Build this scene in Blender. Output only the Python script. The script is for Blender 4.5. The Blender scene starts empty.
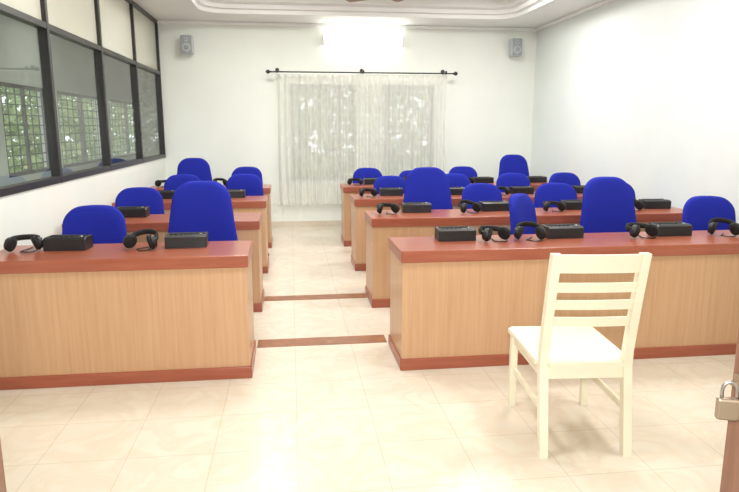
import bpy, bmesh, math, random
from mathutils import Vector, Matrix
random.seed(7)
scene = bpy.context.scene
try:
    scene.view_settings.view_transform = 'Standard'
except Exception as e:
    print(e)

# ------------------------------------------------------------------ materials
def new_mat(name):
    m = bpy.data.materials.new(name); m.use_nodes = True
    nt = m.node_tree
    return m, nt, nt.nodes['Principled BSDF']

def mat(name, col, rough=0.5, metal=0.0, noise=0.0, nscale=20.0, bump=0.0, emit=0.0, spec=0.5):
    m, nt, b = new_mat(name)
    b.inputs['Base Color'].default_value = (*col, 1)
    b.inputs['Roughness'].default_value = rough
    b.inputs['Metallic'].default_value = metal
    b.inputs['Specular IOR Level'].default_value = spec
    if emit:
        b.inputs['Emission Color'].default_value = (*col, 1)
        b.inputs['Emission Strength'].default_value = emit
    if noise or bump:
        tc = nt.nodes.new('ShaderNodeTexCoord')
        n = nt.nodes.new('ShaderNodeTexNoise'); n.inputs['Scale'].default_value = nscale
        n.inputs['Detail'].default_value = 4
        nt.links.new(tc.outputs['Object'], n.inputs['Vector'])
        if noise:
            r = nt.nodes.new('ShaderNodeValToRGB')
            r.color_ramp.elements[0].position = 0.3; r.color_ramp.elements[1].position = 0.7
            r.color_ramp.elements[0].color = (*[c*(1-noise) for c in col], 1)
            r.color_ramp.elements[1].color = (*[min(1, c*(1+noise)) for c in col], 1)
            nt.links.new(n.outputs['Fac'], r.inputs['Fac'])
            nt.links.new(r.outputs['Color'], b.inputs['Base Color'])
        if bump:
            bp = nt.nodes.new('ShaderNodeBump'); bp.inputs['Strength'].default_value = bump
            bp.inputs['Distance'].default_value = 0.01
            nt.links.new(n.outputs['Fac'], bp.inputs['Height'])
            nt.links.new(bp.outputs['Normal'], b.inputs['Normal'])
    return m

def wood_mat(name, c1, c2, scale, rough=0.35):
    m, nt, b = new_mat(name)
    tc = nt.nodes.new('ShaderNodeTexCoord')
    mp = nt.nodes.new('ShaderNodeMapping'); mp.inputs['Scale'].default_value = scale
    n = nt.nodes.new('ShaderNodeTexNoise'); n.inputs['Scale'].default_value = 1.0
    n.inputs['Detail'].default_value = 6; n.inputs['Roughness'].default_value = 0.6
    r = nt.nodes.new('ShaderNodeValToRGB')
    r.color_ramp.elements[0].position = 0.3; r.color_ramp.elements[1].position = 0.72
    r.color_ramp.elements[0].color = (*c1, 1); r.color_ramp.elements[1].color = (*c2, 1)
    nt.links.new(tc.outputs['Object'], mp.inputs['Vector'])
    nt.links.new(mp.outputs['Vector'], n.inputs['Vector'])
    nt.links.new(n.outputs['Fac'], r.inputs['Fac'])
    nt.links.new(r.outputs['Color'], b.inputs['Base Color'])
    b.inputs['Roughness'].default_value = rough
    return m

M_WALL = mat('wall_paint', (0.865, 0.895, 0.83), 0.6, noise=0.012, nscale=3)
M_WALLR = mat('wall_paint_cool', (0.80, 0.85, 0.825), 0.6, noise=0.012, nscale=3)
M_CEIL = mat('ceiling_paint', (0.89, 0.89, 0.86), 0.7, noise=0.01, nscale=3)
M_WOOD = wood_mat('laminate_beech', (0.53, 0.305, 0.165), (0.61, 0.375, 0.215), (55, 55, 1.6), 0.32)
M_RED = wood_mat('laminate_mahogany', (0.31, 0.080, 0.042), (0.39, 0.118, 0.065), (3, 40, 40), 0.28)
M_BLUE = mat('blue_fabric', (0.013, 0.022, 0.33), 0.85, noise=0.25, nscale=300, bump=0.2, spec=0.25)
M_BLACK = mat('black_plastic', (0.012, 0.012, 0.014), 0.4)
M_FOAM = mat('black_foam', (0.010, 0.010, 0.010), 0.9)
M_METAL = mat('grey_metal', (0.5, 0.5, 0.5), 0.3, metal=1.0)
M_CREAM = mat('cream_paint', (0.84, 0.79, 0.62), 0.35, noise=0.04, nscale=6)
M_FRAME = mat('dark_frame', (0.022, 0.020, 0.018), 0.35)
M_IVORY = mat('ivory_board', (0.62, 0.62, 0.52), 0.25, noise=0.03, nscale=2)
M_DOOR = wood_mat('door_wood', (0.17, 0.075, 0.045), (0.26, 0.13, 0.08), (30, 30, 1.5), 0.4)
M_BRASS = mat('aged_brass', (0.42, 0.33, 0.24), 0.35, metal=0.8)
M_STRIP = mat('brown_tile', (0.30, 0.12, 0.055), 0.3, noise=0.25, nscale=14)
M_GREY = mat('speaker_grey', (0.50, 0.53, 0.54), 0.5)
M_GRILL = mat('speaker_grille', (0.33, 0.36, 0.37), 0.7, noise=0.3, nscale=200)
M_WHITE = mat('white_enamel', (0.8, 0.8, 0.78), 0.4)
M_TUBE = mat('tube_glow', (1.0, 1.0, 0.95), 0.5, emit=15)
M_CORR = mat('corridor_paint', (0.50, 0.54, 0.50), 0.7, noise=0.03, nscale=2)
M_IRON = mat('window_iron', (0.06, 0.07, 0.07), 0.5)
M_FAN = mat('fan_brown', (0.35, 0.25, 0.16), 0.4)
M_GROUND = mat('garden_ground', (0.20, 0.24, 0.10), 0.9, noise=0.4, nscale=4)

def leaf_mat():
    m, nt, b = new_mat('leaves')
    out = nt.nodes['Material Output']; nt.nodes.remove(b)
    tc = nt.nodes.new('ShaderNodeTexCoord')
    n = nt.nodes.new('ShaderNodeTexNoise'); n.inputs['Scale'].default_value = 2.5; n.inputs['Detail'].default_value = 4
    r = nt.nodes.new('ShaderNodeValToRGB')
    r.color_ramp.elements[0].position = 0.35; r.color_ramp.elements[1].position = 0.65
    r.color_ramp.elements[0].color = (0.15, 0.23, 0.10, 1); r.color_ramp.elements[1].color = (0.40, 0.50, 0.29, 1)
    d = nt.nodes.new('ShaderNodeBsdfDiffuse'); t = nt.nodes.new('ShaderNodeBsdfTranslucent')
    mx = nt.nodes.new('ShaderNodeMixShader'); mx.inputs[0].default_value = 0.45
    nt.links.new(tc.outputs['Object'], n.inputs['Vector']); nt.links.new(n.outputs['Fac'], r.inputs['Fac'])
    nt.links.new(r.outputs['Color'], d.inputs['Color']); nt.links.new(r.outputs['Color'], t.inputs['Color'])
    nt.links.new(d.outputs[0], mx.inputs[1]); nt.links.new(t.outputs[0], mx.inputs[2])
    nt.links.new(mx.outputs[0], out.inputs['Surface'])
    return m
M_LEAF = leaf_mat()

# floor tiles
def tile_mat():
    m, nt, b = new_mat('floor_tiles')
    tc = nt.nodes.new('ShaderNodeTexCoord')
    br = nt.nodes.new('ShaderNodeTexBrick')
    br.offset = 0.0; br.squash = 1.0
    br.inputs['Scale'].default_value = 1.0
    br.inputs['Brick Width'].default_value = 0.40
    br.inputs['Row Height'].default_value = 0.40
    br.inputs['Mortar Size'].default_value = 0.0028
    br.inputs['Mortar Smooth'].default_value = 0.1
    br.inputs['Color1'].default_value = (1, 1, 1, 1)
    br.inputs['Color2'].default_value = (0.97, 0.965, 0.96, 1)
    br.inputs['Mortar'].default_value = (0.83, 0.80, 0.76, 1)
    n = nt.nodes.new('ShaderNodeTexNoise'); n.inputs['Scale'].default_value = 4
    n.inputs['Detail'].default_value = 4; n.inputs['Distortion'].default_value = 1.2
    r = nt.nodes.new('ShaderNodeValToRGB')
    e = r.color_ramp.elements
    e[0].position = 0.38; e[0].color = (0.73, 0.66, 0.555, 1)
    e[1].position = 0.50; e[1].color = (0.705, 0.62, 0.50, 1)
    x = e.new(0.60); x.color = (0.74, 0.675, 0.57, 1)
    mx = nt.nodes.new('ShaderNodeMix'); mx.data_type = 'RGBA'; mx.blend_type = 'MULTIPLY'
    mx.inputs[0].default_value = 1.0
    nt.links.new(tc.outputs['Object'], br.inputs['Vector'])
    nt.links.new(tc.outputs['Object'], n.inputs['Vector'])
    nt.links.new(n.outputs['Fac'], r.inputs['Fac'])
    nt.links.new(r.outputs['Color'], mx.inputs[6])
    nt.links.new(br.outputs['Color'], mx.inputs[7])
    nt.links.new(mx.outputs[2], b.inputs['Base Color'])
    b.inputs['Roughness'].default_value = 0.26
    b.inputs['Specular IOR Level'].default_value = 0.16
    return m
M_TILE = tile_mat()

def glass_mat(name, tint):
    m, nt, b = new_mat(name)
    nt.nodes.remove(b)
    out = nt.nodes['Material Output']
    t = nt.nodes.new('ShaderNodeBsdfTransparent'); t.inputs['Color'].default_value = (*tint, 1)
    g = nt.nodes.new('ShaderNodeBsdfGlossy'); g.inputs['Roughness'].default_value = 0.02
    lw = nt.nodes.new('ShaderNodeLayerWeight'); lw.inputs['Blend'].default_value = 0.5
    pw = nt.nodes.new('ShaderNodeMath'); pw.operation = 'POWER'; pw.inputs[1].default_value = 3.5
    mx = nt.nodes.new('ShaderNodeMixShader')
    nt.links.new(lw.outputs['Facing'], pw.inputs[0])
    nt.links.new(pw.outputs[0], mx.inputs[0])
    nt.links.new(t.outputs[0], mx.inputs[1]); nt.links.new(g.outputs[0], mx.inputs[2])
    nt.links.new(mx.outputs[0], out.inputs['Surface'])
    return m
M_GLASS = glass_mat('partition_glass', (0.88, 0.92, 0.89))

def curtain_mat():
    m, nt, b = new_mat('sheer_fabric')
    out = nt.nodes['Material Output']
    nt.nodes.remove(b)
    d = nt.nodes.new('ShaderNodeBsdfDiffuse'); d.inputs['Color'].default_value = (0.93, 0.94, 0.88, 1)
    tl = nt.nodes.new('ShaderNodeBsdfTranslucent'); tl.inputs['Color'].default_value = (0.93, 0.94, 0.88, 1)
    tr = nt.nodes.new('ShaderNodeBsdfTransparent')
    m1 = nt.nodes.new('ShaderNodeMixShader'); m1.inputs[0].default_value = 0.2
    m2 = nt.nodes.new('ShaderNodeMixShader')
    tc = nt.nodes.new('ShaderNodeTexCoord')
    n = nt.nodes.new('ShaderNodeTexNoise'); n.inputs['Scale'].default_value = 400
    mr = nt.nodes.new('ShaderNodeMapRange')
    mr.inputs['From Min'].default_value = 0.3; mr.inputs['From Max'].default_value = 0.7
    mr.inputs['To Min'].default_value = 0.18; mr.inputs['To Max'].default_value = 0.32
    nt.links.new(tc.outputs['Object'], n.inputs['Vector'])
    nt.links.new(n.outputs['Fac'], mr.inputs['Value'])
    nt.links.new(mr.outputs['Result'], m2.inputs[0])
    nt.links.new(d.outputs[0], m1.inputs[1]); nt.links.new(tl.outputs[0], m1.inputs[2])
    nt.links.new(m1.outputs[0], m2.inputs[1]); nt.links.new(tr.outputs[0], m2.inputs[2])
    nt.links.new(m2.outputs[0], out.inputs['Surface'])
    return m
M_CURT = curtain_mat()

# ------------------------------------------------------------------ mesh builder
class MB:
    def __init__(self):
        self.bm = bmesh.new(); self.mats = []
    def mi(self, m):
        if m not in self.mats: self.mats.append(m)
        return self.mats.index(m)
    def merge(self, tb, M, m, smooth=False):
        idx = self.mi(m); vm = {}
        for v in tb.verts: vm[v] = self.bm.verts.new(M @ v.co)
        for f in tb.faces:
            try:
                nf = self.bm.faces.new([vm[v] for v in f.verts])
                nf.material_index = idx; nf.smooth = smooth
            except ValueError: pass
        tb.free()
    def box(self, lo, hi, m, bevel=0.0, M=None, smooth=False, seg=2):
        tb = bmesh.new(); bmesh.ops.create_cube(tb, size=1)
        c = [(a+b)/2 for a, b in zip(lo, hi)]; s = [b-a for a, b in zip(lo, hi)]
        for v in tb.verts: v.co = Vector((v.co.x*s[0]+c[0], v.co.y*s[1]+c[1], v.co.z*s[2]+c[2]))
        if bevel: bmesh.ops.bevel(tb, geom=tb.edges[:], offset=bevel, segments=seg, affect='EDGES', profile=0.5)
        self.merge(tb, M or Matrix(), m, smooth)
    def quad(self, pts, m):
        f = self.bm.faces.new([self.bm.verts.new(p) for p in pts]); f.material_index = self.mi(m)
    def rings(self, rings, m, cap=True, smooth=True, closed=True):
        idx = self.mi(m); R = [[self.bm.verts.new(p) for p in r] for r in rings]
        n = len(R[0])
        for a, b in zip(R[:-1], R[1:]):
            for j in range(n if closed else n-1):
                k = (j+1) % n
                f = self.bm.faces.new((a[j], a[k], b[k], b[j])); f.material_index = idx; f.smooth = smooth
        if cap:
            for r in (R[0][::-1], R[-1]):
                f = self.bm.faces.new(r); f.material_index = idx; f.smooth = False
    def tube(self, pts, r, m, n=10, smooth=True, cap=True):
        pts = [Vector(p) for p in pts]
        if not isinstance(r, (list, tuple)): r = [r]*len(pts)
        rings = []; prev = None
        for i, p in enumerate(pts):
            if i == 0: t = pts[1]-p
            elif i == len(pts)-1: t = p-pts[i-1]
            else: t = pts[i+1]-pts[i-1]
            t.normalize()
            if prev is None:
                ref = Vector((0, 0, 1)) if abs(t.z) < 0.9 else Vector((1, 0, 0))
                u = t.cross(ref).normalized()
            else:
                u = (prev - t*prev.dot(t)).normalized()
            prev = u; w = t.cross(u)
            rings.append([p + (u*math.cos(2*math.pi*j/n) + w*math.sin(2*math.pi*j/n))*r[i] for j in range(n)])
        self.rings(rings, m, cap, smooth)
    def obj(self, name, loc=(0, 0, 0), rot=0.0):
        bmesh.ops.recalc_face_normals(self.bm, faces=self.bm.faces[:])
        me = bpy.data.meshes.new(name); self.bm.to_mesh(me); self.bm.free()
        for m in self.mats: me.materials.append(m)
        return place(me, name, loc, rot)

def place(me, name, loc, rot=0.0, sc=None):
    o = bpy.data.objects.new(name, me)
    o.location = loc; o.rotation_euler = (0, 0, rot)
    if sc: o.scale = sc
    scene.collection.objects.link(o)
    return o

XL, XR, YB, YF, ZC = -1.87, 3.85, 9.70, 0.30, 3.05
# ------------------------------------------------------------------ room shell
b = MB(); b.box((-3.45, -2.5, -0.12), (XR+0.15, 19.2, 0.0), M_TILE); b.obj('floor')
b = MB(); b.box((-22, -12, -0.5), (22, 40, -0.3), M_GROUND); b.obj('ground')

WX0, WX1, WZ0, WZ1 = 0.0, 2.25, 0.72, 2.18
b = MB()
b.box((XL, YB, 0), (WX0, YB+0.2, 3.4), M_WALL)
b.box((WX1, YB, 0), (XR, YB+0.2, 3.4), M_WALL)
b.box((WX0, YB, 0), (WX1, YB+0.2, WZ0), M_WALL)
b.box((WX0, YB, WZ1), (WX1, YB+0.2, 3.4), M_WALL)
b.obj('wall_back')
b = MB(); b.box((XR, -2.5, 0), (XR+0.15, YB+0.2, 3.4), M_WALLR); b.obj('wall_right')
DX0, DX1 = -0.66, 1.03
b = MB()
b.box((XL, YF, 0), (DX0, YF+0.15, 3.4), M_WALL)
b.box((DX1, YF, 0), (XR, YF+0.15, 3.4), M_WALL)
b.box((DX0, YF, 2.15), (DX1, YF+0.15, 3.4), M_WALL)
b.obj('wall_front')
b = MB(); b.box((XL-0.12, YF, 0), (XL, YB+0.2, 1.09), M_WALL); b.obj('wall_left')
b = MB(); b.box((XL-0.12, -2.5, ZC), (XR+0.15, YF, ZC+0.12), M_CEIL); b.obj('sun_block_roof')  # unseen roof added to keep the sun out of the doorway

# window back : frame + grille
b = MB()
for x in (WX0, WX0+0.73, WX0+1.48, WX1-0.06):
    b.box((x, YB+0.08, WZ0), (x+0.06, YB+0.14, WZ1), M_IRON)
for z in (WZ0, WZ1-0.06):
    b.box((WX0, YB+0.08, z), (WX1, YB+0.14, z+0.06), M_IRON)
z = WZ0+0.12
while z < WZ1-0.1:
    b.box((WX0, YB+0.10, z), (WX1, YB+0.115, z+0.012), M_IRON); z += 0.12
x = WX0+0.12
while x < WX1-0.05:
    b.box((x, YB+0.10, WZ0), (x+0.012, YB+0.112, WZ1), M_IRON); x += 0.15
b.obj('window_1')

# ceiling with stepped tray
def rr(x0, x1, y0, y1, r, z, n=10):
    out = []
    for cx, cy, a0 in ((x1-r, y1-r, 0), (x0+r, y1-r, 90), (x0+r, y0+r, 180), (x1-r, y0+r, 270)):
        for i in range(n+1):
            a = math.radians(a0+90*i/n); out.append(Vector((cx+r*math.cos(a), cy+r*math.sin(a), z)))
    return out
b = MB()
tr = (-1.15, 3.2, 1.2, 9.0)
def trr(d, r, z): return rr(tr[0]+d, tr[1]-d, tr[2]+d, tr[3]-d, r, z)
b.rings([rr(XL, XR, YF, YB, 0.001, ZC), trr(0, 0.35, ZC), trr(0, 0.35, ZC+0.05), trr(0.06, 0.31, ZC+0.06),
         trr(0.07, 0.3, ZC+0.11), trr(0.16, 0.26, ZC+0.13), trr(0.16, 0.26, ZC+0.24)], M_CEIL, cap=False, smooth=False)
f = b.bm.faces.new([b.bm.verts.new(p) for p in trr(0.16, 0.26, ZC+0.24)]); f.material_index = 0
b.box((XL, YF, ZC+0.3), (XR, YB, ZC+0.35), M_CEIL)
b.obj('ceiling')
b = MB(); b.box((XL, YB-0.05, ZC-0.05), (XR, YB, ZC), M_CEIL, 0.015); b.obj('trim_1')
b = MB(); b.box((XR-0.05, YF+0.15, ZC-0.05), (XR, YB-0.05, ZC), M_CEIL, 0.015); b.obj('trim_2')
b = MB(); b.box((XL, YB-0.012, 0), (XR, YB, 0.09), M_TILE); b.obj('baseboard_back')
b = MB(); b.box((XR-0.012, YF+0.15, 0), (XR, YB-0.012, 0.09), M_TILE); b.obj('baseboard_right')

# ------------------------------------------------------------------ glazed partition (left)
posts = [0.45, 1.10, 2.52, 3.93, 5.35, 6.78, 8.22, 9.66]
b = MB()
PX0, PX1 = XL-0.06, XL+0.015
for p in posts: b.box((PX0, p-0.024, 1.09), (PX1, p+0.024, ZC), M_FRAME, 0.004)
for z0, z1 in ((1.09, 1.145), (2.285, 2.335), (ZC-0.05, ZC)):
    b.box((PX0+0.005, posts[0], z0), (PX1-0.003, posts[-1], z1), M_FRAME, 0.004)
for a, c in zip(posts[:-1], posts[1:]):
    X = XL-0.027
    b.quad([(X, a+0.02, 1.14), (X, c-0.02, 1.14), (X, c-0.02, 2.29), (X, a+0.02, 2.29)], M_GLASS)
    b.box((XL-0.035, a+0.02, 2.33), (XL-0.02, c-0.02, ZC-0.05), M_IVORY)
b.obj('glass_partition')

# corridor beyond the partition
CX = -3.40
wins = [(1.2, 3.2), (3.7, 5.4), (5.9, 7.6), (8.05, 9.45), (9.9, 12.1), (12.6, 15.2), (15.7, 18.6)]
b = MB()
b.box((CX-0.12, -2.5, 0), (CX, 19.2, 0.93), M_CORR)
b.box((CX-0.12, -2.5, 2.07), (CX, 19.2, 3.2), M_CORR)
ed = [-2.5] + [v for w in wins for v in w] + [19.2]
for i in range(0, len(ed), 2): b.box((CX-0.12, ed[i], 0.93), (CX, ed[i+1], 2.07), M_CORR)
b.obj('wall_corridor')
b = MB()
b.box((CX, 19.0, 0), (XL-0.12, 19.2, 3.2), M_CORR)
b.obj('wall_corridor_end')
b = MB(); b.box((XL-0.12, YB+0.2, 0), (XL, 19.2, 3.2), M_CORR); b.obj('sky_block_wall')  # unseen wall added to block sky light beyond the room
b = MB(); b.box((CX-0.12, -2.5, ZC), (XL-0.12, 19.2, ZC+0.12), M_CORR); b.obj('ceiling_corridor')
for i, (a, c) in enumerate(wins):
    b = MB()
    for y in (a, (a+c)/2-0.02, c-0.05): b.box((CX-0.05, y, 0.93), (CX-0.01, y+0.05, 2.07), M_IRON)
    for z in (0.93, 2.02): b.box((CX-0.05, a, z), (CX-0.01, c, z+0.05), M_IRON)
    n = max(5, int((c-a)/0.22))
    for k in range(1, n):
        y = a+(c-a)*k/n; b.box((CX-0.034, y-0.007, 0.93), (CX-0.022, y+0.007, 2.07), M_IRON)
    for k in range(1, 9):
        z = 0.93+1.14*k/9; b.box((CX-0.034, a, z-0.007), (CX-0.022, c, z+0.007), M_IRON)
    b.obj('window_%d' % (i+2))

# foliage
def foliage(name, lo, hi, n, smin, smax):
    bm = bmesh.new()
    for _ in range(n):
        p = Vector([random.uniform(a, c) for a, c in zip(lo, hi)])
        s = random.uniform(smin, smax)
        R = Matrix.Rotation(random.uniform(0, 6.28), 4, 'Z') @ Matrix.Rotation(random.uniform(-1.2, 1.2), 4, 'X') @ Matrix.Rotation(random.uniform(0, 6.28), 4, 'Y')
        vs = [bm.verts.new(p + R @ Vector(q)) for q in ((-s, 0, 0), (0, 0, -s*0.4), (s, 0, 0), (0, 0, s*0.4))]
        bm.faces.new(vs)
    me = bpy.data.meshes.new(name); bm.to_mesh(me); bm.free(); me.materials.append(M_LEAF)
    place(me, name, (0, 0, 0))
foliage('garden_trees', (-11.0, 12, -0.3), (-7.5, 38, 5.0), 8000, 0.14, 0.30)
foliage('garden_hedge', (-3.0, 13.0, -0.3), (8.0, 14.2, 5.0), 18000, 0.08, 0.18)

# ------------------------------------------------------------------ curtain + rod
b = MB()
def curtain_panel(x0, x1, y, ph):
    nx, nz = 260, 24; idx = b.mi(M_CURT)
    g = []
    for i in range(nx+1):
        t = i/nx; x = x0+(x1-x0)*t; col = []
        for k in range(nz+1):
            s = k/nz; z = 2.315-(2.315-0.36)*s
            am = 0.014+0.016*s
            yy = y + am*math.sin(t*(x1-x0)*62+ph+0.5*math.sin(s*3)) + 0.010*math.sin(t*(x1-x0)*23+ph*2+s*1.5)
            xx = x + 0.01*math.sin(s*5+t*30)*s
            col.append(b.bm.verts.new((xx, yy, z)))
        g.append(col)
    for i in range(nx):
        for k in range(nz):
            f = b.bm.faces.new((g[i][k], g[i+1][k], g[i+1][k+1], g[i][k+1])); f.material_index = idx; f.smooth = True
curtain_panel(-0.20, 1.42, YB-0.08, 0.3)
curtain_panel(0.98, 2.40, YB-0.15, 1.7)
b.obj('sheer_curtain')
b = MB(); RY = YB-0.215
b.tube([(-0.25, RY, 2.335), (2.46, RY, 2.335)], 0.010, M_FRAME)
for x, d in ((-0.25, -1), (2.46, 1)):
    b.tube([(x, RY, 2.335), (x+d*0.02, RY, 2.335), (x+d*0.045, RY, 2.335), (x+d*0.07, RY, 2.335), (x+d*0.085, RY, 2.335)],
           [0.012, 0.014, 0.032, 0.024, 0.004], M_FRAME)
for x in (-0.17, 1.10, 2.36):
    b.tube([(x, YB, 2.345), (x, RY, 2.345)], 0.010, M_FRAME)
    b.tube([(x, YB, 2.38), (x, YB-0.012, 2.38)], 0.03, M_FRAME)
    b.box((x-0.015, RY-0.025, 2.32), (x+0.015, RY+0.02, 2.37), M_FRAME, 0.006)
b.obj('curtain_rod')

# ------------------------------------------------------------------ tube light on back wall
b = MB(); L = 1.22
b.box((-L/2, -0.05, -0.05), (L/2, 0, 0.05), M_WHITE, 0.01)
for x in (-L/2, L/2-0.03): b.box((x, -0.10, -0.075), (x+0.03, -0.02, 0.075), M_WHITE, 0.005)
for z in (-0.045, 0.045):
    b.tube([(-L/2+0.03, -0.075, z), (L/2-0.03, -0.075, z)], 0.017, M_TUBE, n=12)
b.obj('tube_light', (1.12, YB-0.001, 2.82))
# speakers
def speaker(loc, rot):
    b = MB()
    b.box((-0.085, -0.10, -0.13), (0.085, 0.06, 0.13), M_GREY, 0.018)
    b.box((-0.074, -0.108, -0.118), (0.074, -0.095, 0.118), M_GRILL, 0.005)
    for z, r in ((-0.042, 0.06), (0.065, 0.028)):
        b.tube([(0, -0.106, z), (0, -0.116, z)], [r, r*0.92], M_GREY, n=28)
        b.tube([(0, -0.114, z), (0, -0.119, z)], [r*0.8, r*0.3], M_GRILL, n=28)
    b.tube([(0, 0.05, 0), (0, 0.11, 0)], 0.02, M_GREY)
    b.box((-0.04, 0.105, -0.06), (0.04, 0.12, 0.06), M_GREY, 0.004)
    b.obj('wall_speaker', loc, rot)
speaker((-1.44, YB-0.122, 2.70), 0.0)
speaker((3.46, YB-0.122, 2.74), 0.0)

# ceiling fan
b = MB()
b.tube([(0, 0, 0.49), (0, 0, 0.43), (0, 0, 0.40)], [0.06, 0.06, 0.02], M_FAN, n=20)
b.tube([(0, 0, 0.42), (0, 0, 0.06)], 0.013, M_FAN)
b.tube([(0, 0, 0.10), (0, 0, 0.07), (0, 0, 0.0), (0, 0, -0.03), (0, 0, -0.05)], [0.05, 0.10, 0.11, 0.08, 0.03], M_FAN, n=28)
for k in range(3):
    M = Matrix.Rotation(math.radians(20+120*k), 4, 'Z') @ Matrix.Rotation(math.radians(8), 4, 'X')
    b.box((0.08, -0.02, 0.015), (0.22, 0.02, 0.022), M_FAN, 0.002, M)
    b.box((0.20, -0.065, 0.022), (0.62, 0.065, 0.028), M_FAN, 0.0025, M)
b.obj('ceiling_fan', (1.08, 6.35, 2.80))

# ------------------------------------------------------------------ desks
ROWS = [3.70, 5.12, 6.54, 7.96]
DZ = 0.78
def desk(x0, x1, y0):
    b = MB(); y1 = y0+0.50
    b.box((x0, y0+0.012, 0.0), (x1, y0+0.032, DZ-0.07), M_WOOD, 0.002)
    n = max(1, round((x1-x0)/0.76))
    for k in range(n+1):
        x = x0+(x1-x0)*k/n
        lo = min(max(x-0.01, x0), x1-0.02)
        b.box((lo, y0+0.030, 0.0), (lo+0.02, y1-0.01, DZ-0.07), M_WOOD, 0.002)
    b.box((x0+0.02, y0+0.03, 0.50), (x1-0.02, y1-0.08, 0.518), M_WOOD)
    b.box((x0-0.012, y0-0.006, DZ-0.075), (x1+0.012, y1+0.01, DZ), M_RED, 0.006)
    b.box((x0-0.010, y0-0.004, 0.0), (x1+0.010, y0+0.02, 0.075), M_RED, 0.004)
    for x in (x0-0.010, x1-0.012):
        b.box((x, y0+0.0, 0.0), (x+0.022, y1, 0.075), M_RED, 0.004)
    b.obj('conference_desk')
for y in ROWS: desk(-1.80, -0.28, y)
for y in ROWS: desk(0.675, 3.64, y)

b = MB(); b.box((-0.267, 4.24, 0.0), (0.662, 4.40, 0.004), M_STRIP); b.obj('trim_3')
b = MB(); b.box((-0.267, 5.45, 0.0), (0.662, 5.60, 0.004), M_STRIP); b.obj('trim_4')

# ------------------------------------------------------------------ office chairs
def chair_mesh(high):
    b = MB()
    for k in range(5):
        a = math.radians(90+72*k); d = Vector((math.cos(a), math.sin(a), 0))
        b.tube([d*0.03+Vector((0, 0, 0.10)), d*0.15+Vector((0, 0, 0.095)), d*0.27+Vector((0, 0, 0.07))], [0.024, 0.02, 0.014], M_BLACK, n=8)
        p = d*0.27; w = Vector((-d.y, d.x, 0))
        b.tube([p+Vector((0, 0, 0.075)), p+Vector((0, 0, 0.03))], 0.008, M_BLACK, n=8)
        for s in (-1, 1):
            b.tube([p+w*s*0.006+Vector((0, 0, 0.027)), p+w*s*0.024+Vector((0, 0, 0.027))], 0.027, M_BLACK, n=14)
    b.tube([(0, 0, 0.08), (0, 0, 0.24)], 0.028, M_BLACK, n=14)
    b.tube([(0, 0, 0.24), (0, 0, 0.40)], 0.016, M_METAL, n=14)
    b.box((-0.11, -0.10, 0.385), (0.11, 0.12, 0.415), M_BLACK, 0.008)
    def se(a, rx, ry, n):
        c, s = math.cos(a), math.sin(a)
        return (rx*math.copysign(abs(c)**(2/n), c), ry*math.copysign(abs(s)**(2/n), s))
    rings = []
    for t, z in ((0.86, 0.410), (0.97, 0.418), (1.0, 0.440), (0.99, 0.465), (0.94, 0.483), (0.80, 0.492), (0.45, 0.488), (0.1, 0.485)):
        r = []
        for j in range(40):
            x, y = se(2*math.pi*j/40, 0.24*t, 0.23*t, 3.6); r.append(Vector((x, y-0.01, z - (0.02*(abs(min(0, y))/0.23)**3))))
        rings.append(r)
    b.rings(rings, M_BLUE)
    b.tube([(0, 0.08, 0.40), (0, 0.22, 0.40), (0, 0.275, 0.44), (0, 0.285, 0.60), (0, 0.29, 0.70)], 0.020, M_BLACK, n=8)
    z0, z1 = (0.52, 1.135) if high else (0.52, 0.965)
    W = 0.268 if high else 0.235
    H = z1-z0; rc = 0.12 if high else 0.11       # corner radius of the outline
    zs = []
    for i in range(11): a = math.pi/2*i/10; zs.append((z0+rc*0.7*(1-math.cos(a)), rc*0.7*(1-math.sin(a))))
    for i in range(1, 8): zs.append((z0+rc*0.7+(H-rc*1.7)*i/8, 0))
    for i in range(13): a = math.pi/2*i/12; zs.append((z1-rc+rc*math.sin(a), rc*(1-math.cos(a))))
    rings = []
    for z, cut in zs:
        u = (z-z0)/H
        top = 0.24 if high else 0.10
        w = W*(1-top*max(0, u-0.25)/0.75 - 0.03*(1-min(1, u/0.25))) - cut
        d = 0.040*max(0.0, 1-(cut/rc)**2.2)**0.5 + 0.003
        yc = 0.245 + 0.05*((z-z0)/0.6)**1.5 - 0.02*math.sin(u*math.pi)
        r = []
        for j in range(40):
            x, y = se(2*math.pi*j/40, w, d, 2.8)
            y += -0.035*(abs(x)/W)**2
            zz = z - 0.03*u*(x/W)**2
            r.append(Vector((x, yc+y, zz)))
        rings.append(r)
    b.rings(rings, M_BLUE)
    bmesh.ops.recalc_face_normals(b.bm, faces=b.bm.faces[:])
    me = bpy.data.meshes.new('office_chair'); b.bm.to_mesh(me); b.bm.free()
    for m in b.mats: me.materials.append(m)
    return me
LOW, HIGH = chair_mesh(False), chair_mesh(True)
CH = [(-1.44, 4.80, 0, 3, 1), (-0.69, 4.80, 1, -4, 1), (1.99, 4.83, 0, 47, 1.05), (2.587, 4.80, 1, 5, 1), (3.45, 4.82, 0, -6, 1),
      (-1.44, 6.22, 0, 4, 1), (1.36, 6.22, 1, -3, 1), (1.97, 6.24, 0, 5, 1), (2.70, 6.20, 0, -8, 1), (3.46, 6.24, 0, 8, 1),
      (-1.25, 7.64, 0, 6, 1.02), (-0.58, 7.64, 0, -5, 1.02), (1.25, 7.64, 0, 8, 0.98), (2.02, 7.64, 0, 0, 1), (2.78, 7.64, 0, -4, 1), (3.50, 7.64, 0, 5, 1),
      (-1.33, 9.04, 1, 6, 0.98), (-0.65, 9.06, 0, -6, 1.02), (1.12, 9.06, 0, 3, 0.99), (1.80, 9.0, 0, 10, 0.95), (2.52, 9.06, 0, -4, 1), (3.33, 9.04, 1, 4, 1)]
for x, y, h, r, zs in CH:
    place(HIGH if h else LOW, 'office_chair', (x, y-0.27, 0), math.radians(r), (1, 1, zs))

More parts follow.
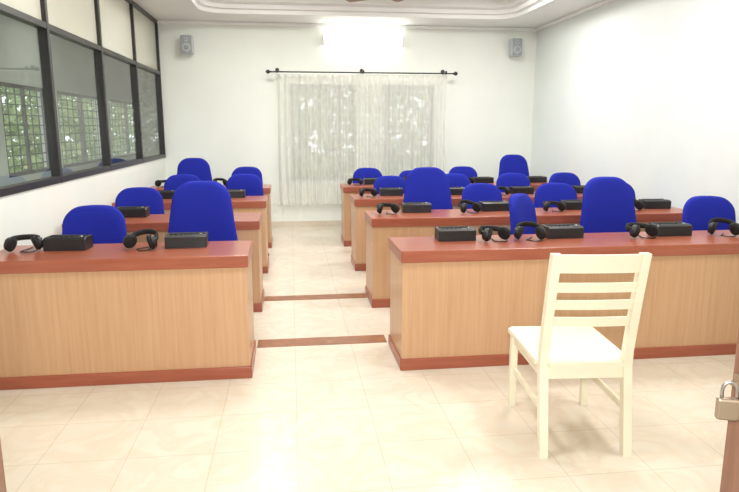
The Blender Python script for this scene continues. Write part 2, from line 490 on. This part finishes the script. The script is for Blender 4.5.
# ------------------------------------------------------------------ console boxes and headphones
b = MB()
prof = [(-0.065, 0.0), (0.065, 0.0), (0.065, 0.080), (-0.04, 0.080), (-0.065, 0.070)]
rg = [[Vector((x, p[0], p[1])) for p in prof] for x in (-0.128, -0.124, 0.124, 0.128)]
for r in (rg[0], rg[-1]):
    for v in r: v.y *= 0.96; v.z = v.z*0.96+0.0015
b.rings(rg, M_BLACK, smooth=False)
b.box((-0.11, 0.0, 0.079), (0.11, 0.05, 0.083), M_FOAM, 0.002)
for k in range(5):
    b.box((-0.10+0.03*k, -0.022, 0.079), (-0.082+0.03*k, -0.010, 0.083), M_FOAM, 0.001)
b.tube([(0.09, -0.015, 0.078), (0.09, -0.015, 0.086)], 0.009, M_METAL, n=14)
bmesh.ops.recalc_face_normals(b.bm, faces=b.bm.faces[:])
BOX = bpy.data.meshes.new('conference_console'); b.bm.to_mesh(BOX); b.bm.free()
for m in b.mats: BOX.materials.append(m)

def phones_mesh(lean):
    b = MB(); R = 0.070
    la = math.radians(lean)          # lean of the head band from the desk plane
    for s in (-1, 1):
        c = Vector((s*R, -0.01, 0.047))
        ax = Vector((s*0.80, 0.30, 0.28)).normalized()
        def P(d): return c + ax*d
        b.tube([P(-0.024), P(-0.023), P(-0.016), P(-0.006), P(-0.003)], [0.020, 0.036, 0.041, 0.041, 0.036], M_FOAM, n=24)
        b.tube([P(-0.003), P(0.004), P(0.012), P(0.018), P(0.020)], [0.038, 0.038, 0.034, 0.022, 0.008], M_BLACK, n=24)
        b.tube([P(0.012)+Vector((0, -0.01, 0)), P(0.018)+Vector((0, 0.008, 0.012)), P(0.006)+Vector((0, 0.03*math.cos(la), 0.008+0.03*math.sin(la)))], 0.006, M_BLACK, n=8)
    rings = []
    for i in range(25):
        a = math.pi*i/24
        h = math.sin(a)**0.8*0.098
        n = Vector((math.cos(a), math.sin(a)*math.cos(la), math.sin(a)*math.sin(la)))
        p = Vector((math.cos(a)*(R+0.006), 0.005+h*math.cos(la), 0.056+h*math.sin(la)))
        w = Vector((0, -math.sin(la), math.cos(la)))*0.016
        rings.append([p+n*0.003+w, p+n*0.006, p+n*0.003-w, p-n*0.008-w*0.8, p-n*0.008+w*0.8])
    b.rings(rings, M_FOAM)
    b.tube([(R+0.0, -0.03, 0.012), (R-0.02, -0.06, 0.004), (0.02, -0.07, 0.004), (-0.02, -0.03, 0.004), (0.01, 0.03, 0.004), (0.03, 0.09, 0.004)], 0.003, M_BLACK, n=6)
    bmesh.ops.recalc_face_normals(b.bm, faces=b.bm.faces[:])
    me = bpy.data.meshes.new('headphones'); b.bm.to_mesh(me); b.bm.free()
    for m in b.mats: me.materials.append(m)
    return me
HPS = [phones_mesh(16), phones_mesh(3)]
HPC = 0
def console(x, y, r=0): place(BOX, 'conference_console', (x, y, DZ+0.0005), math.radians(r))
def phones(x, y, r=0, s=1.12):
    global HPC; HPC += 1
    place(HPS[HPC % 2], 'headphones', (x, y, DZ+0.0005), math.radians(r), (s, s, s))
L1 = ROWS[0]
console(-1.40, L1+0.34, -4); console(-0.675, L1+0.34, 2)
phones(-1.645, L1+0.30, 15); phones(-0.94, L1+0.28, -14)
console(1.10, L1+0.36, 0); console(1.87, L1+0.37, 2); console(2.67, L1+0.36, 0); console(3.42, L1+0.36, 0)
phones(1.35, L1+0.28, 20); phones(1.60, L1+0.29, -12); phones(2.41, L1+0.28, 10); phones(3.03, L1+0.29, -20)
for k, y in enumerate(ROWS[1:]):
    j = lambda a: random.uniform(-a, a)
    for x in (-1.36, -0.64, 1.11, 1.85, 2.64, 3.40):
        console(x+j(0.015), y+0.36+j(0.015), j(3))
    for x in (-1.63, -0.91, 0.845, 1.58, 2.36, 3.12):
        phones(x+j(0.01), y+0.26+j(0.04), j(20), 1.08)

# ------------------------------------------------------------------ cream ladder-back wooden chair
b = MB()
def post(pts, w, d):
    rings = []
    for (x, y, z) in pts:
        rings.append([Vector((x-w/2, y-d/2, z)), Vector((x+w/2, y-d/2, z)), Vector((x+w/2, y+d/2, z)), Vector((x-w/2, y+d/2, z))])
    b.rings(rings, M_CREAM, smooth=False)
HW = 0.20
def backy(z):
    if z < 0.45: return -0.275 + 0.07*(z/0.45)
    return -0.205 - 0.10*((z-0.45)/0.54)**1.15
for s in (-1, 1):
    post([(s*HW, backy(z), z) for z in (0, 0.15, 0.30, 0.42, 0.50, 0.62, 0.75, 0.88, 0.985)], 0.040, 0.042)
    post([(s*(HW+0.004), 0.275, z) for z in (0, 0.2, 0.43)], 0.036, 0.036)
    b.box((s*HW-0.010, -0.21, 0.365), (s*HW+0.010, 0.27, 0.425), M_CREAM, 0.003)
    b.box((s*HW-0.009, -0.235, 0.20), (s*HW+0.009, 0.27, 0.235), M_CREAM, 0.003)
b.box((-HW, 0.262, 0.365), (HW, 0.285, 0.425), M_CREAM, 0.003)
b.box((-HW, -0.222, 0.365), (HW, -0.200, 0.424), M_CREAM, 0.003)
out = [(-0.178, -0.235), (0.178, -0.235), (0.178, -0.178), (0.230, -0.178), (0.236, 0.29), (0.215, 0.315), (-0.215, 0.315), (-0.236, 0.29), (-0.230, -0.178), (-0.178, -0.178)]
lo_ = [Vector((x, y, 0.425)) for x, y in out]; hi_ = [Vector((x, y, 0.446)) for x, y in out]
tp = [Vector((x*0.985, y*0.985, 0.450)) for x, y in out]
b.rings([lo_, hi_, tp], M_CREAM, smooth=False)
def slat(z0, z1, th=0.016):
    n = 12; rings = []
    for i in range(n+1):
        t = -1+2*i/n; x = t*(HW-0.01); bow = -0.010*(1-t*t)
        ya, yb = backy(z0)+bow, backy(z1)+bow
        rings.append([Vector((x, ya-th/2, z0)), Vector((x, ya+th/2, z0)), Vector((x, yb+th/2, z1)), Vector((x, yb-th/2, z1))])
    b.rings(rings, M_CREAM, smooth=False)
slat(0.895, 0.980, 0.022); slat(0.800, 0.845); slat(0.715, 0.760); slat(0.630, 0.675)
b.obj('wooden_chair', (1.375, 2.835, 0), math.radians(-5))

# ------------------------------------------------------------------ doors
b = MB(); jw = 0.04
for x in (DX0, DX1-jw): b.box((x, YF-0.01, 0), (x+jw, YF+0.16, 2.15), M_DOOR, 0.004)
b.box((DX0, YF-0.01, 2.10), (DX1, YF+0.16, 2.15), M_DOOR, 0.004)
b.obj('trim_5')
def door(name, x, sgn):
    b = MB()
    y0, y1 = YF+0.17, 1.20
    b.box((x-0.018, y0, 0.01), (x+0.018, y1, 2.09), M_DOOR, 0.003)
    for sx in (-1, 1):
        for z0, z1 in ((0.18, 0.95), (1.10, 1.95)):
            X = x+sx*0.018
            b.box((min(X, X+sx*0.008), y0+0.12, z0), (max(X, X+sx*0.008), y1-0.12, z1), M_DOOR, 0.003)
    if sgn > 0:
        b.box((x-0.023, y1-0.17, 0.965), (x-0.017, y1-0.01, 0.995), M_BRASS, 0.002)
        b.tube([(x-0.02, y1-0.04, 0.985), (x-0.050, y1-0.04, 0.98), (x-0.02, y1-0.04, 0.972)], 0.004, M_BRASS, n=8)
    b.obj(name)
door('door_1', -0.592, -1); door('door_2', 0.990, 1)
b = MB()
b.box((-0.010, -0.024, -0.085), (0.010, 0.024, -0.035), M_BRASS, 0.005)
sh = [(0, -0.015, -0.04), (0, -0.015, -0.015)] + [(0, -0.015*math.cos(math.pi*i/8), -0.015+0.017*math.sin(math.pi*i/8)) for i in range(1, 8)] + [(0, 0.015, -0.015), (0, 0.015, -0.04)]
b.tube(sh, 0.004, M_METAL, n=8)
b.obj('padlock', (0.990-0.052, 1.16, 0.985), math.radians(70))

# ------------------------------------------------------------------ lights
def area(name, loc, rot, sx, sy, e, col=(1, 1, 1)):
    l = bpy.data.lights.new(name, 'AREA'); l.shape = 'RECTANGLE'; l.size = sx; l.size_y = sy
    l.energy = e; l.color = col
    o = bpy.data.objects.new(name, l); o.location = loc; o.rotation_euler = rot
    scene.collection.objects.link(o); return o
# six added fill fixtures, out of view, in two lines, clear of the aisle
for i, (y, e) in enumerate(((2.6, 36), (5.0, 45), (7.6, 52))):
    for x in (-0.35, 2.45):
        b = MB(); b.box((-0.3, -0.3, 0.0), (0.3, 0.3, 0.05), M_WHITE, 0.01)
        b.obj('fill_fixture', (x, y, ZC+0.19))
        area('room_fill', (x, y, ZC+0.185), (0, 0, 0), 0.56, 0.56, e, (1.0, 0.985, 0.95))
area('camera_flash', (0.0, -0.05, 1.72), (math.radians(91), 0, math.radians(-7)), 0.25, 0.18, 66, (1.0, 0.99, 0.97))
b = MB(); b.box((-0.06, -0.6, 0.0), (0.06, 0.6, 0.05), M_WHITE, 0.01); b.obj('fill_fixture', (-2.7, 9.0, ZC-0.052))  # added fixture for the corridor fill
area('corridor_fill', (-2.7, 9.0, ZC-0.06), (0, 0, 0), 0.1, 1.15, 8, (0.98, 1.0, 0.95))  # fill light added to brighten the dark corridor
sl = bpy.data.lights.new('sun', 'SUN'); sl.energy = 4.0; sl.angle = 0.03; sl.color = (1.0, 0.97, 0.9)
so = bpy.data.objects.new('sun', sl); so.location = (5, -5, 12)
so.rotation_euler = Vector((-0.45, 0.45, -1.1)).to_track_quat('-Z', 'Y').to_euler()
scene.collection.objects.link(so)

w = bpy.data.worlds.new('sky'); scene.world = w; w.use_nodes = True
bg = w.node_tree.nodes['Background']
bg.inputs['Color'].default_value = (0.90, 0.96, 1.0, 1); bg.inputs['Strength'].default_value = 1.8

# ------------------------------------------------------------------ camera
cam = bpy.data.cameras.new('camera'); cam.sensor_width = 36; cam.lens = 36*620/739; cam.clip_start = 0.02
co = bpy.data.objects.new('camera', cam); co.location = (0, 0, 1.53)
co.rotation_euler = (math.radians(90-10.8), 0, math.radians(-7.18))
scene.collection.objects.link(co); scene.camera = co
